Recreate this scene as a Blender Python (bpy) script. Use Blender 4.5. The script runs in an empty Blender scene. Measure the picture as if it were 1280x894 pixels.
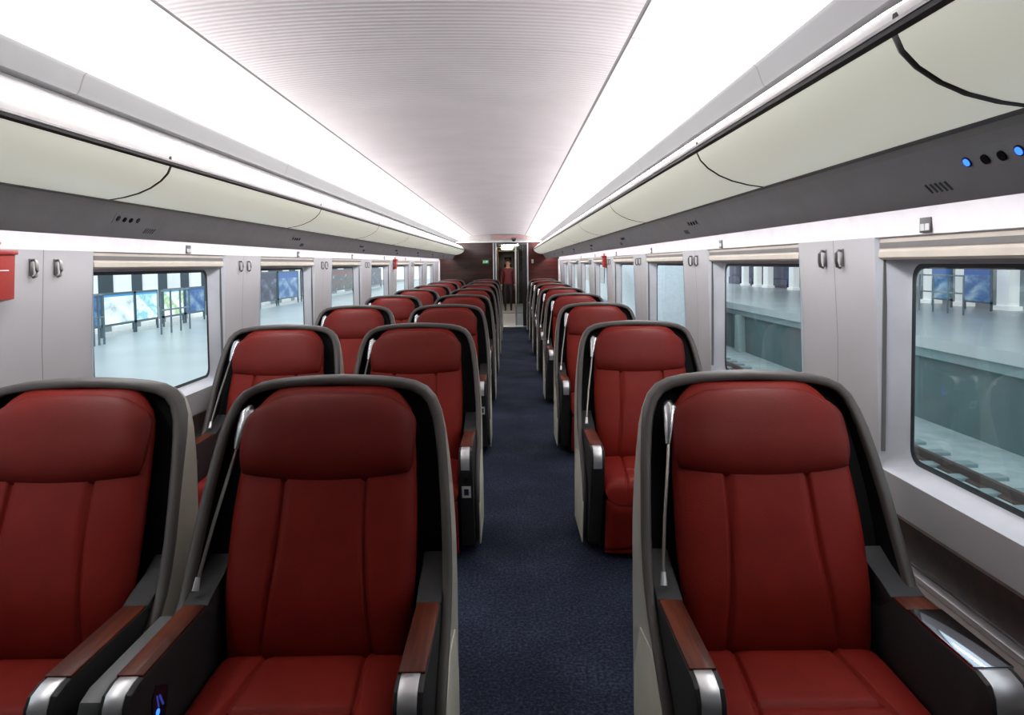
import bpy, bmesh, math, random
from mathutils import Vector, Matrix
random.seed(7)
S = bpy.context.scene
COL = S.collection
XC = -0.27            # centre line of the carriage
Y0, Y1 = -2.6, 17.4   # carriage from behind the camera to the bulkhead
PITCH, ROW0 = 2.0, 2.22

# ------------------------------------------------------------------ materials
def lin(c):
    return tuple(((v/255)/12.92 if v/255 <= .04045 else ((v/255+.055)/1.055)**2.4) for v in c)
MATS = {}
class NT:
    def __init__(s, name):
        m = bpy.data.materials.new(name); m.use_nodes = True
        s.m = m; s.n = m.node_tree.nodes; s.l = m.node_tree.links
        s.b = s.n['Principled BSDF']; s.out = s.n['Material Output']
    def add(s, t, **kw):
        n = s.n.new(t)
        for k, v in kw.items(): setattr(n, k, v)
        return n
    def link(s, a, b): s.l.new(a, b)
    def coord(s, scale=(1,1,1), kind='Object'):
        tc = s.add('ShaderNodeTexCoord'); mp = s.add('ShaderNodeMapping')
        mp.inputs['Scale'].default_value = scale
        s.link(tc.outputs[kind], mp.inputs['Vector']); return mp.outputs['Vector']
    def noise(s, vec, scale, detail=4, rough=.55):
        n = s.add('ShaderNodeTexNoise'); n.inputs['Scale'].default_value = scale
        n.inputs['Detail'].default_value = detail; n.inputs['Roughness'].default_value = rough
        s.link(vec, n.inputs['Vector']); return n.outputs['Fac']
    def ramp(s, fac, stops):
        r = s.add('ShaderNodeValToRGB'); e = r.color_ramp.elements
        while len(e) < len(stops): e.new(.5)
        for i, (p, c) in enumerate(stops):
            e[i].position = p; e[i].color = (*c, 1)
        s.link(fac, r.inputs['Fac']); return r.outputs['Color']
    def bump(s, h, strength=.2, dist=.01):
        b = s.add('ShaderNodeBump'); b.inputs['Strength'].default_value = strength
        b.inputs['Distance'].default_value = dist
        s.link(h, b.inputs['Height']); s.link(b.outputs['Normal'], s.b.inputs['Normal'])
    def math(s, op, a, b=None):
        n = s.add('ShaderNodeMath', operation=op)
        for i, v in enumerate((a, b)):
            if v is None: continue
            if isinstance(v, (int, float)): n.inputs[i].default_value = v
            else: s.link(v, n.inputs[i])
        return n.outputs[0]
def plain(name, rgb, rough=.5, metal=0, spec=.5, noise=0.06, nscale=9, emit=0, coat=0, bump=0, bscale=300):
    if name in MATS: return MATS[name]
    t = NT(name); c = lin(rgb)
    v = t.coord()
    f = t.noise(v, nscale)
    lo = tuple(max(0, x*(1-noise)) for x in c); hi = tuple(min(1, x*(1+noise)) for x in c)
    colr = t.ramp(f, [(.3, lo), (.7, hi)])
    t.link(colr, t.b.inputs['Base Color'])
    t.b.inputs['Roughness'].default_value = rough; t.b.inputs['Metallic'].default_value = metal
    t.b.inputs['Specular IOR Level'].default_value = spec
    t.b.inputs['Coat Weight'].default_value = coat
    if emit:
        t.link(colr, t.b.inputs['Emission Color']); t.b.inputs['Emission Strength'].default_value = emit
    if bump: t.bump(t.noise(v, bscale, 3), bump, .004)
    MATS[name] = t.m; return t.m
def leather(name, rgb):
    t = NT(name); v = t.coord(); c = lin(rgb)
    f = t.noise(v, 7, 5)
    t.link(t.ramp(f, [(.25, tuple(x*.82 for x in c)), (.75, tuple(x*1.12 for x in c))]), t.b.inputs['Base Color'])
    t.b.inputs['Roughness'].default_value = .5; t.b.inputs['Specular IOR Level'].default_value = .15
    vo = t.add('ShaderNodeTexVoronoi'); vo.inputs['Scale'].default_value = 330
    t.link(v, vo.inputs['Vector'])
    t.bump(vo.outputs['Distance'], .12, .003); return t.m
def wood(name, dark, mid, light, scale=(26, 1.6, 26), rough=.28, coat=.35):
    t = NT(name); v = t.coord(scale)
    w = t.noise(v, 1.0, 6, .6)
    w2 = t.noise(t.coord((scale[0]*4, scale[1]*2, scale[2]*4)), 1.0, 3)
    f = t.math('ADD', t.math('MULTIPLY', w, .8), t.math('MULTIPLY', w2, .2))
    t.link(t.ramp(f, [(.32, lin(dark)), (.5, lin(mid)), (.68, lin(light))]), t.b.inputs['Base Color'])
    t.b.inputs['Roughness'].default_value = rough; t.b.inputs['Coat Weight'].default_value = coat
    t.b.inputs['Coat Roughness'].default_value = .15
    t.b.inputs['Specular IOR Level'].default_value = .22
    return t.m
def carpet_mat():
    t = NT('navy_carpet'); v = t.coord()
    f = t.noise(v, 75, 3, .8); g = t.noise(v, 2.2, 3)
    mix = t.math('ADD', t.math('MULTIPLY', f, .75), t.math('MULTIPLY', g, .25))
    t.link(t.ramp(mix, [(.36, lin((17, 21, 30))), (.5, lin((35, 41, 56))), (.68, lin((68, 76, 96)))]), t.b.inputs['Base Color'])
    t.b.inputs['Roughness'].default_value = .95; t.b.inputs['Specular IOR Level'].default_value = .1
    t.bump(t.noise(v, 240, 2, .8), .5, .008); return t.m
def seam_mat(name, rgb, period, offset, width=.006, dark=.35, rough=.55, lines=None, rib=None):
    # panel joints every `period` metres along the carriage
    t = NT(name); tc = t.add('ShaderNodeTexCoord'); sp = t.add('ShaderNodeSeparateXYZ')
    t.link(tc.outputs['Object'], sp.inputs[0])
    y = t.math('ADD', sp.outputs['Y'], 100-offset)
    m = t.math('MODULO', y, period)
    line = t.math('LESS_THAN', m, width)
    if lines is not None:   # a joint only where z is above a limit
        line = t.math('MULTIPLY', line, t.math('GREATER_THAN', sp.outputs['Z'], lines))
    mx = t.add('ShaderNodeMix', data_type='RGBA')
    c = lin(rgb); n = t.noise(t.coord(), 3, 3)
    base = t.ramp(n, [(.3, tuple(x*.96 for x in c)), (.7, tuple(min(1, x*1.03) for x in c))])
    t.link(line, mx.inputs['Factor']); t.link(base, mx.inputs['A'])
    mx.inputs['B'].default_value = (*[x*dark for x in c], 1)
    t.link(mx.outputs['Result'], t.b.inputs['Base Color'])
    t.b.inputs['Roughness'].default_value = rough
    if rib:
        s = t.math('SINE', t.math('MULTIPLY', sp.outputs['Y'], 2*math.pi/rib))
        t.bump(s, .35, .004)
    return t.m
def glass_mat(name, tint, refl=.5):
    t = NT(name); t.n.remove(t.b)
    tr = t.add('ShaderNodeBsdfTransparent'); tr.inputs['Color'].default_value = (*tint, 1)
    gl = t.add('ShaderNodeBsdfGlossy'); gl.inputs['Roughness'].default_value = .03
    fr = t.add('ShaderNodeFresnel'); fr.inputs['IOR'].default_value = 1.45
    mix = t.add('ShaderNodeMixShader')
    t.link(t.math('MULTIPLY', fr.outputs[0], refl), mix.inputs[0])
    t.link(tr.outputs[0], mix.inputs[1]); t.link(gl.outputs[0], mix.inputs[2])
    t.link(mix.outputs[0], t.out.inputs['Surface']); return t.m
def emission(name, rgb, strength):
    t = NT(name); t.n.remove(t.b)
    n = t.noise(t.coord(), 2); e = t.add('ShaderNodeEmission')
    t.link(t.ramp(n, [(0, tuple(x*.96 for x in rgb)), (1, rgb)]), e.inputs['Color'])
    e.inputs['Strength'].default_value = strength
    t.link(e.outputs[0], t.out.inputs['Surface']); return t.m
def poster_mat(name, top, cols, glow=.25):
    t = NT(name); v = t.coord((1, .55, 1))
    n = t.noise(v, 3.2, 5, .6)
    c = t.ramp(n, [(.3, lin(cols[0])), (.45, lin(cols[1])), (.58, lin(cols[2])), (.72, lin(cols[3]))])
    sp = t.add('ShaderNodeSeparateXYZ'); tc = t.add('ShaderNodeTexCoord')
    t.link(tc.outputs['Object'], sp.inputs[0])
    mx = t.add('ShaderNodeMix', data_type='RGBA')
    t.link(t.math('GREATER_THAN', sp.outputs['Z'], .28), mx.inputs['Factor'])
    t.link(c, mx.inputs['A']); mx.inputs['B'].default_value = (*lin(top), 1)
    t.link(mx.outputs['Result'], t.b.inputs['Base Color'])
    t.link(mx.outputs['Result'], t.b.inputs['Emission Color']); t.b.inputs['Emission Strength'].default_value = glow
    t.b.inputs['Roughness'].default_value = .3; return t.m

RED = leather('red_leather', (117, 29, 21))
RED2 = leather('red_leather_headrest', (102, 27, 21))
RIM = plain('taupe_rim_plastic', (74, 70, 68), .5)
SHELL = plain('pale_grey_shell', (176, 174, 164), .42)
COVER = plain('light_side_cover', (196, 196, 180), .4)
LINING = plain('black_lining', (15, 16, 17), .8, spec=.2, bump=.1)
ARM = plain('charcoal_arm_plastic', (40, 40, 41), .55, spec=.3, bump=.15, bscale=500)
ARMTOP = plain('grey_arm_shoulder', (42, 42, 44), .55)
BASE = plain('dark_seat_base', (26, 27, 29), .6)
CHROME = plain('satin_chrome', (206, 206, 208), .36, metal=.75)
STEEL = plain('polished_tray_metal', (206, 214, 226), .08, metal=1)
WOOD = wood('rosewood_veneer', (30, 10, 6), (78, 31, 17), (116, 56, 32), rough=.5, coat=.06)
BULKWOOD = wood('dark_gloss_wood', (40, 23, 21), (54, 31, 27), (68, 40, 34), (1.2, 1, 10), .12, .5)
BULKRED = wood('red_brown_wood', (54, 17, 14), (74, 24, 19), (92, 34, 26), (1.2, 1, 10), .15, .4)
SOCKET = plain('socket_white', (214, 216, 214), .35)
SOCKBLUE = plain('socket_dark', (30, 34, 52), .4)
BLUE = emission('blue_key_glow', (.03, .13, 1.0), 3.2)
BLUEDIM = emission('blue_key_dim', (.06, .08, .5), .5)
GREEN_LED = plain('tiny_white_lamp', (220, 230, 225), .3, emit=.5)
WALL = seam_mat('wall_panel_grey', (164, 163, 165), 2.0, .66, .005, .45, .5, .75)
UPWALL = plain('upper_wall_white', (226, 222, 224), .5)
FRAME = plain('window_frame_grey', (182, 185, 192), .4)
GASKET = plain('window_gasket', (30, 40, 45), .5)
BLIND = plain('cream_blind', (176, 168, 156), .6)
BLINDD = plain('blind_slot', (96, 94, 92), .6)
GLASS = glass_mat('window_glass', (.90, .945, .945), .13)
DOORGLASS = glass_mat('door_glass', (.80, .86, .88), .9)
TRIMDARK = wood('dark_wall_trim', (30, 22, 20), (44, 32, 29), (60, 44, 38), (4, 20, 20), .4, .1)
LEDGE = plain('brown_grey_ledge', (108, 100, 96), .45)
SILVER = plain('silver_edge', (205, 203, 205), .3, metal=.85)
CEIL = seam_mat('ceiling_panel_perforated', (242, 235, 238), 2.0, .4, .004, .75, .6, None, .03)
CEILS = seam_mat('ceiling_side_white', (240, 238, 238), 2.0, .2, .006, .62, .5)
BAND = seam_mat('trough_band_grey', (96, 96, 98), 2.0, .2, .008, .5, .5)
WHITE = plain('white_trim', (236, 234, 234), .45)
GAPM = plain('joint_dark', (134, 130, 130), .7)
CREAM = plain('cream_bin_door_glow', (226, 227, 213), .38, noise=.02, emit=.47)  # doors given an even glow in place of light falling on them
RUBBER = plain('bin_rubber', (46, 48, 47), .45)
BINGREY = plain('bin_base_grey', (158, 160, 164), .55, bump=.12, bscale=120)
BINSTEP = plain('bin_step_grey', (150, 152, 152), .5)
LIGHTSTRIP = emission('trough_led', (1.0, .975, .97), 11.5)
WALLSTRIP = emission('wall_wash_led', (1.0, .965, .975), 15.0)
REDBOX = plain('red_box_plastic', (142, 36, 28), .45)
REDBR = plain('red_handle_bright', (226, 84, 60), .4, emit=.15)
CARPET = carpet_mat()
VINYL = plain('grey_vinyl_floor', (150, 146, 148), .35)
THRESH = plain('dark_threshold', (40, 42, 46), .5)
DARKMARK = plain('dark_marking', (60, 58, 58), .5)

# ------------------------------------------------------------------ mesh helpers
def build(name, bm, mats, parent=None, smooth=40, loc=None):
    bmesh.ops.remove_doubles(bm, verts=bm.verts[:], dist=1e-5)
    bmesh.ops.recalc_face_normals(bm, faces=bm.faces[:])
    me = bpy.data.meshes.new(name); bm.to_mesh(me); bm.free()
    for m in (mats if isinstance(mats, (list, tuple)) else [mats]): me.materials.append(m)
    if smooth:
        me.polygons.foreach_set('use_smooth', [True]*len(me.polygons))
        me.set_sharp_from_angle(angle=math.radians(smooth))
    o = bpy.data.objects.new(name, me); COL.objects.link(o)
    if parent: o.parent = parent
    if loc: o.location = loc
    return o
def tag(o, label, cat, group=None, kind=None):
    o['label'] = label; o['category'] = cat
    if group: o['group'] = group
    if kind: o['kind'] = kind
    return o
def thing(name, label, cat, loc=(0,0,0), group=None):
    o = bpy.data.objects.new(name, None); COL.objects.link(o); o.location = loc
    o.empty_display_size = .05
    return tag(o, label, cat, group)
def struct(name, bm, mats, parent=None, smooth=40):
    o = build(name, bm, mats, parent, smooth)
    if not parent: o['kind'] = 'structure'
    return o
def box(bm, x0, x1, y0, y1, z0, z1, bev=0, mi=0):
    vs = [bm.verts.new((x, y, z)) for x in (x0, x1) for y in (y0, y1) for z in (z0, z1)]
    q = [(0,1,3,2), (4,6,7,5), (0,4,5,1), (2,3,7,6), (0,2,6,4), (1,5,7,3)]
    fs = [bm.faces.new([vs[i] for i in f]) for f in q]
    for f in fs: f.material_index = mi
    if bev:
        es = list({e for f in fs for e in f.edges})
        r = bmesh.ops.bevel(bm, geom=es, offset=bev, segments=2, profile=.5, affect='EDGES')
        for f in r['faces']: f.material_index = mi
    return bm
def BX(*a, **k): return box(bmesh.new(), *a, **k)
def prism(bm, poly, axis, a, b, mi=0, bev=0):
    # poly: 2-D outline; axis 'x': (y,z)  'y': (x,z)  'z': (x,y)
    def P(p, t):
        return {'x': (t, p[0], p[1]), 'y': (p[0], t, p[1]), 'z': (p[0], p[1], t)}[axis]
    A = [bm.verts.new(P(p, a)) for p in poly]; B = [bm.verts.new(P(p, b)) for p in poly]
    n = len(poly); fs = []
    fs.append(bm.faces.new(A)); fs.append(bm.faces.new(B[::-1]))
    for i in range(n): fs.append(bm.faces.new((A[i], B[i], B[(i+1)%n], A[(i+1)%n])))
    for f in fs: f.material_index = mi
    if bev:
        es = [e for f in fs[:2] for e in f.edges]
        bmesh.ops.bevel(bm, geom=es, offset=bev, segments=2, profile=.5, affect='EDGES')
    return bm
def sheet(bm, pts, axis_a, axis_b, thick=0, mi=0):
    # open profile pts (x,z) swept along Y from axis_a to axis_b
    A = [bm.verts.new((p[0], axis_a, p[1])) for p in pts]; B = [bm.verts.new((p[0], axis_b, p[1])) for p in pts]
    for i in range(len(pts)-1):
        f = bm.faces.new((A[i], A[i+1], B[i+1], B[i])); f.material_index = mi
    return bm
def tube(bm, pts, rad, n=8, mi=0):
    pts = [Vector(p) for p in pts]; rings = []
    rads = rad if isinstance(rad, (list, tuple)) else [rad]*len(pts)
    up = Vector((0, 0, 1))
    for i, p in enumerate(pts):
        d = (pts[min(i+1, len(pts)-1)]-pts[max(i-1, 0)]).normalized()
        ref = up if abs(d.z) < .95 else Vector((1, 0, 0))
        a = d.cross(ref).normalized(); b = d.cross(a).normalized()
        rings.append([bm.verts.new(p+(a*math.cos(2*math.pi*k/n)+b*math.sin(2*math.pi*k/n))*rads[i]) for k in range(n)])
    for r, s in zip(rings, rings[1:]):
        for k in range(n): bm.faces.new((r[k], r[(k+1)%n], s[(k+1)%n], s[k])).material_index = mi
    bm.faces.new(rings[0][::-1]).material_index = mi; bm.faces.new(rings[-1]).material_index = mi
    return bm
def interp(tab, z):
    if z <= tab[0][0]: return tab[0][1]
    for (a, va), (b, vb) in zip(tab, tab[1:]):
        if z <= b:
            t = (z-a)/(b-a); return va+(vb-va)*t
    return tab[-1][1]
def rrect(x0, x1, z0, z1, r, n=5):
    pts = []
    for cx, cz, a0 in ((x1-r, z1-r, 0), (x0+r, z1-r, 90), (x0+r, z0+r, 180), (x1-r, z0+r, 270)):
        for k in range(n+1):
            a = math.radians(a0+90*k/n); pts.append((cx+r*math.cos(a), cz+r*math.sin(a)))
    return pts
def pillow(W, C, H, cols, rows, back=.02, px=4.0, pb=4.0, groove=None, corner=None):
    """upholstered pad: half width W(b), centre line C(b)=(u,z), swell H, grooves g(x,b) -> depth"""
    bm = bmesh.new()
    def N(b):
        e = 1e-3; p = Vector(C(min(1, b+e))); q = Vector(C(max(0, b-e))); d = (p-q).normalized()
        return Vector((d.y, -d.x))        # towards +u for a line that climbs
    F = []; B = []
    for b in rows:
        c = Vector(C(b)); n = N(b); w = W(b); rf = []; rb = []
        bb = abs(2*b-1)
        for a in cols:
            h = H*(max(0, 1-abs(a)**px))**.5*(max(0, 1-bb**pb))**.5
            x = a*w
            if groove: h -= groove(x, b)
            p = c+n*h; q = c-n*back*(max(0, 1-abs(a)**6))**.5
            rf.append(bm.verts.new((x, -p.x, p.y))); rb.append(bm.verts.new((x, -q.x, q.y)))
        F.append(rf); B.append(rb)
    nr, nc = len(rows), len(cols)
    for i in range(nr-1):
        for j in range(nc-1):
            bm.faces.new((F[i][j], F[i][j+1], F[i+1][j+1], F[i+1][j]))
            bm.faces.new((B[i][j], B[i+1][j], B[i+1][j+1], B[i][j+1]))
    for i in range(nr-1):
        bm.faces.new((F[i][0], F[i+1][0], B[i+1][0], B[i][0])); bm.faces.new((F[i][-1], B[i][-1], B[i+1][-1], F[i+1][-1]))
    for j in range(nc-1):
        bm.faces.new((F[0][j], B[0][j], B[0][j+1], F[0][j+1])); bm.faces.new((F[-1][j], F[-1][j+1], B[-1][j+1], B[-1][j]))
    return bm
def fine(lo, hi, n, around=(), w=(.02, .008, .0)):
    v = {round(lo+(hi-lo)*i/n, 5) for i in range(n+1)}
    for a in around:
        for d in w: v |= {round(a-d, 5), round(a+d, 5)}
    return sorted(x for x in v if lo <= x <= hi)

# ------------------------------------------------------------------ the seat (built facing the camera: u = -Y)
UF = [(0, .44), (.1, .49), (.25, .56), (.40, .54), (.51, .40), (.58, .31), (.625, .275), (.72, .22), (.88, .145), (1.0, .085), (1.1, .03), (1.196, 0)]
U4 = [(0, .08), (.62, .06), (1.0, -.02), (1.196, -.06)]
UIN = [(0, .16), (.45, .16), (.8, .08), (1.0, .0), (1.2, -.06)]
HALF = [(.378, .055), (.384, .15), (.384, .3), (.384, .42), (.384, .5), (.384, .56), (.383, .62), (.382, .67), (.378, .75), (.370, .85), (.359, .95), (.347, 1.03), (.335, 1.08),
        (.316, 1.125), (.288, 1.156), (.25, 1.174), (.2, 1.184), (.14, 1.190), (.07, 1.194), (0, 1.196)]
OUT = [(-x, z) for x, z in HALF]+[(x, z) for x, z in HALF[-2::-1]]
def inset(path, d):
    r = []
    for i, p in enumerate(path):
        a = Vector(path[max(0, i-1)]); b = Vector(path[min(len(path)-1, i+1)])
        t = (b-a).normalized(); n = Vector((t.y, -t.x))
        r.append((p[0]+n.x*d, p[1]+n.y*d))
    return r
def ring(bm, path, uf): return [bm.verts.new((x, -uf(OUT[i][1]), z)) for i, (x, z) in enumerate(path)]
def band(bm, r, s, mi=0):
    for i in range(len(r)-1): bm.faces.new((r[i], r[i+1], s[i+1], s[i])).material_index = mi
def across(bm, r):
    n = len(r)
    for i in range(n//2-1):
        bm.faces.new((r[i], r[i+1], r[n-2-i], r[n-1-i]))
    bm.faces.new((r[n//2-1], r[n//2], r[n//2+1]))
uf = lambda z: interp(UF, z)
def seat_shell(parent):
    bm = bmesh.new()           # outer body, from just behind the rim to the closed back
    a = ring(bm, OUT, lambda z: uf(z)-.028)
    b = ring(bm, OUT, lambda z: min(uf(z)-.06, interp(U4, z)))
    c = ring(bm, inset(OUT, .012), lambda z: min(uf(z)-.08, interp(U4, z)-.03))
    d = ring(bm, inset(OUT, .045), lambda z: min(uf(z)-.1, interp(U4, z)-.06))
    band(bm, a, b); band(bm, b, c); band(bm, c, d); across(bm, d)
    build('shell', bm, SHELL, parent, 50)
    bm = bmesh.new()           # rounded front rim
    i0 = ring(bm, inset(OUT, .027), lambda z: uf(z)-.03)
    i1 = ring(bm, inset(OUT, .026), lambda z: uf(z)-.006)
    i2 = ring(bm, inset(OUT, .020), uf)
    i3 = ring(bm, inset(OUT, .005), uf)
    i4 = ring(bm, inset(OUT, -.001), lambda z: uf(z)-.006)
    i5 = ring(bm, inset(OUT, -.001), lambda z: uf(z)-.03-.03*max(0, min(1, (z-.9)/.2)))
    for r, s in ((i0, i1), (i1, i2), (i2, i3), (i3, i4), (i4, i5)): band(bm, r, s)
    build('rim', bm, RIM, parent, 60)
    bm = bmesh.new()           # black inside of the hood
    a = ring(bm, inset(OUT, .026), lambda z: uf(z)-.012)
    b = ring(bm, inset(OUT, .03), lambda z: min(uf(z)-.05, interp(UIN, z)))
    band(bm, a, b); across(bm, b)
    build('lining', bm, LINING, parent, 60)
def seat_pads(parent):
    def Cb(b): z = .42+.745*b; return (interp([(.42, .262), (.6, .225), (.8, .15), (.95, .085), (1.165, -.015)], z), z)
    def Wb(b):
        w =   .258+.018*math.sin(math.pi*min(1, b*1.2))
        if b > .8: w *= (1-((b-.8)/.2)**3*.35)
        return w
    def gb(x, b):
        s = .135+.03*(1-b)**2-.02*math.sin(b*math.pi)
        d = abs(abs(x)-s); g = .013*math.exp(-(d/.0065)**2)
        if b < .74: return g*min(1, (0.74-b)*12)
        return 0
    cols = fine(-1, 1, 30, (-.52, .52, -.47, .47, .57, -.57), (.03, .02, .01, 0)); cols = sorted(set(cols)|{-.985, .985, -.995, .995})
    rows = fine(0, 1, 24); rows = sorted(set(rows)|{.01, .99, .003, .997, .975})
    build('backrest', pillow(Wb, Cb, .05, cols, rows, .03, 5, 7, gb), RED, parent, 60)
    def Ch(b): z = .905+.245*b; return (interp([(.9, .135), (1.0, .098), (1.15, .022)], z), z)
    def Wh(b):
        t = 1.0
        if b > .55: t = max(.05, 1-((b-.55)/.45)**3.2*.42)
        if b < .3: t = 1-((.3-b)/.3)**2*.05
        return .266*t
    def gh(x, b): return 0
    rowsh = sorted(set(fine(0, 1, 14))|{.01, .99, .03, .97})
    bm = pillow(Wh, Ch, .052, sorted(set(fine(-1, 1, 22))|{-.985, .985}), rowsh, .02, 5, 3.2)
    for v in bm.verts:   # lower edge of the pillow sags in the middle, upper edge arches
        t = (v.co.z-.905)/.245; x = v.co.x/.272
        v.co.z += (1-t)*(.05*x*x-.016)-t*(.018*x*x)
    build('headrest', bm, RED2, parent, 60)
    def Cs(b): return (.235+.465*b, .405-.012*b)           # b from back to front
    def gs(x, b):
        g = 0
        d = abs(abs(x)-.135-.04*b)
        if True: g += .012*math.exp(-(d/.007)**2)
        if abs(x) < .155: g += .011*math.exp(-((b-.62)/.018)**2)
        return g
    cs = sorted(set(fine(-1, 1, 30, (-.55, .55, -.62, .62, -.5, .5), (.03, .02, .01, 0)))|{-.985, .985})
    rs = sorted(set(fine(0, 1, 22, (.38,), (.03, .015, 0)))|{.01, .99, .97})
    bm = bmesh.new(); bm.free()
    bm = pillow(lambda b: .284, lambda b: (Cs(1-b)[0], Cs(1-b)[1]), .055, cs, rs, .08, 8, 9, lambda x, b: gs(x, 1-b))
    build('seat_cushion', bm, RED, parent, 60)
    def Cl(b): return (.585+.075*b, .03+.30*b)
    def gl(x, b):
        bb = .22+.16*(x/.28)
        return .012*math.exp(-((b-bb)/.03)**2)
    bm = pillow(lambda b: .277, Cl, .045, sorted(set(fine(-1, 1, 16))|{-.98, .98}), sorted(set(fine(0, 1, 34))|{.01, .99}), .03, 9, 9, gl)
    build('leg_rest', bm, RED, parent, 60)
def arm_mesh(x0, x1):
    prof = [(.16, .06), (.16, .50), (.20, .572), (.30, .612), (.665, .612), (.70, .603), (.716, .580), (.721, .550), (.714, .510), (.698, .475), (.665, .39), (.60, .22), (.545, .06)]
    return prism(bmesh.new(), [(-u, z) for u, z in prof], 'x', x0, x1, 0, .006)
def cap_mesh(x0, x1):
    prof = [(.638, .614), (.666, .614), (.702, .605), (.719, .581), (.7235, .550), (.7165, .512)]
    inn = [(u-.006, z-.004) for u, z in prof]
    return prism(bmesh.new(), [(-u, z) for u, z in prof+inn[::-1]], 'x', x0, x1, 0, .0015)
def make_seat(name, single):
    root = thing(name, '', 'train seat', (0, 0, 0), 'red leather seats in eight rows along the carriage')
    seat_shell(root); seat_pads(root)
    bm = bmesh.new()
    prism(bm, [(-.06, 0), (-.06, .1), (-.12, .32), (-.5, .33), (-.52, .10), (-.48, .0)], 'x', -.286, .286, 0, .006)
    build('base', bm, BASE, root)
    for s in (-1, 1):
        x0, x1 = (.289, .3575) if s > 0 else (-.3575, -.289)
        metal = single and s > 0
        if metal: x1 = .3825
        a = build('armrest', arm_mesh(x0, x1), ARM, root, 35)
        if metal:
            bm = BX(x0+.002, x1-.002, -.385, -.31, .605, .618, .003)
            build('wood_top', bm, WOOD, a)
            bm = BX(x0+.002, x1+.001, -.655, -.385, .608, .619, .003)
            t = build('metal_tray', bm, STEEL, a); t['label'] = 'shiny polished metal tray on the arm'
        else:
            build('wood_top', BX(x0+.003, x1-.003, -.645, -.31, .605, .618, .003), WOOD, a)
        build('chrome_cap', cap_mesh(x0+.011, x1-.014), CHROME, a)
        # grey shoulder where the arm meets the wing
        sh = [(-.13, .55), (-.13, .685), (-.19, .652), (-.25, .630), (-.315, .619), (-.325, .605), (-.25, .55)]
        build('arm_shoulder', prism(bmesh.new(), sh, 'x', x0, x1, 0, .006), ARMTOP, root)
        # pale cover on the outer side below arm height
        cp = [(-.1, .05), (-.1, .30), (-.2, .48), (-.36, .50), (-.49, .42), (-.55, .28), (-.50, .05)]
        xo = .3845*s
        build('side_cover', prism(bmesh.new(), cp, 'x', min(xo-.004*s, xo+.003*s), max(xo-.004*s, xo+.003*s), 0, .0012), COVER, root)
    # reading lamp on a slender stalk inside the left wing
    bm = bmesh.new()
    tube(bm, [(-.262, -.020, 1.105), (-.262, -.045, 1.092), (-.268, -.070, 1.055), (-.274, -.088, 1.02), (-.278, -.098, .995)], [.013, .020, .0165, .011, .0075], 10)
    for v in bm.verts: v.co.x = -.268+(v.co.x+.268)*1.2
    lamp = build('reading_lamp', bm, plain('lamp_chrome', (190, 192, 196), .24, metal=1), root)
    bm = bmesh.new()
    tube(bm, [(-.278, -.096, 1.0), (-.292, -.14, .92), (-.312, -.195, .81), (-.328, -.25, .70), (-.333, -.275, .655)], .0052, 8)
    build('lamp_stalk', bm, plain('stalk_metal', (128, 122, 118), .3, metal=.9), lamp)
    build('lamp_tip', tube(bmesh.new(), [(-.332, -.268, .675), (-.334, -.282, .642)], [.007, .010], 8), CHROME, lamp)
    if not single:
        # power socket and a round jack on the front of the right arm, keys on the inner side of the left arm
        bm = bmesh.new(); n = Vector((0, -.94, -.34))
        def plate(x0, x1, z0, z1, off, mat, nm, par):
            f = lambda z: -(interp([(.06, .545), (.22, .60), (.39, .665), (.475, .698)], z)+off)
            b = bmesh.new()
            vs = [b.verts.new(p) for p in ((x0, f(z0), z0), (x1, f(z0), z0), (x1, f(z1), z1), (x0, f(z1), z1))]
            us = [b.verts.new((v.co.x, v.co.y+.005, v.co.z)) for v in vs]
            b.faces.new(vs); b.faces.new(us[::-1])
            for i in range(4): b.faces.new((vs[i], us[i], us[(i+1)%4], vs[(i+1)%4]))
            return build(nm, b, mat, par)
        p = plate(.300, .346, .350, .417, .004, SOCKET, 'power_socket', root)
        p['label'] = 'white power socket on the arm front'
        plate(.311, .335, .365, .402, .006, SOCKBLUE, 'socket_face', p)
        q = bmesh.new(); tube(q, [(.323, -.690, .462), (.323, -.700, .460)], .012, 12)
        build('jack', q, LINING, root)
        x = -.2885
        bm = bmesh.new(); prism(bm, [(-.545, .535), (-.60, .565), (-.62, .545), (-.625, .45), (-.60, .425), (-.565, .46)], 'x', x, x+.003, 0, .0008)
        cpn = build('control_panel', bm, plain('control_panel_dark', (24, 22, 40), .3), root)
        bm = bmesh.new()
        for (y, z, r) in ((-.605, .475, .010), (-.60, .50, .008), (-.612, .457, .008)):
            tube(bm, [(x+.002, y, z), (x+.0045, y, z)], r, 10)
        build('control_key', bm, BLUE, cpn)
        bm = bmesh.new()
        tube(bm, [(x+.0035, -.575, .505), (x+.0035, -.59, .535)], .0028, 6); tube(bm, [(x+.0035, -.596, .51), (x+.0035, -.602, .54)], .0022, 6)
        build('control_ring', bm, BLUEDIM, cpn)
        bm = bmesh.new(); tube(bm, [(x, -.64, .475), (x+.003, -.64, .475)], .006, 8)
        build('status_lamp', bm, GREEN_LED, root)
    return root
def copy_tree(o, parent=None):
    c = o.copy(); COL.objects.link(c)
    if parent: c.parent = parent
    for ch in list(o.children): copy_tree(ch, c)
    return c
ORD = ['nearest the camera', 'second row from the camera', 'third row from the camera', 'fourth row from the camera', 'fifth row from the camera',
       'sixth row from the camera', 'seventh row from the camera', 'last row before the bulkhead']
pairseat = make_seat('train_seat', False)
oneseat = make_seat('train_seat', True)
aisleseat = copy_tree(pairseat)
build('console_strip', prism(bmesh.new(), [(-u, z) for u, z in ((.34, .52), (.34, .600), (.66, .600), (.70, .588), (.715, .56), (.70, .50), (.6, .48))], 'x', -.408, -.3585, 0, .006), plain('console_grey', (92, 94, 94), .45), aisleseat)
used = set()
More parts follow.
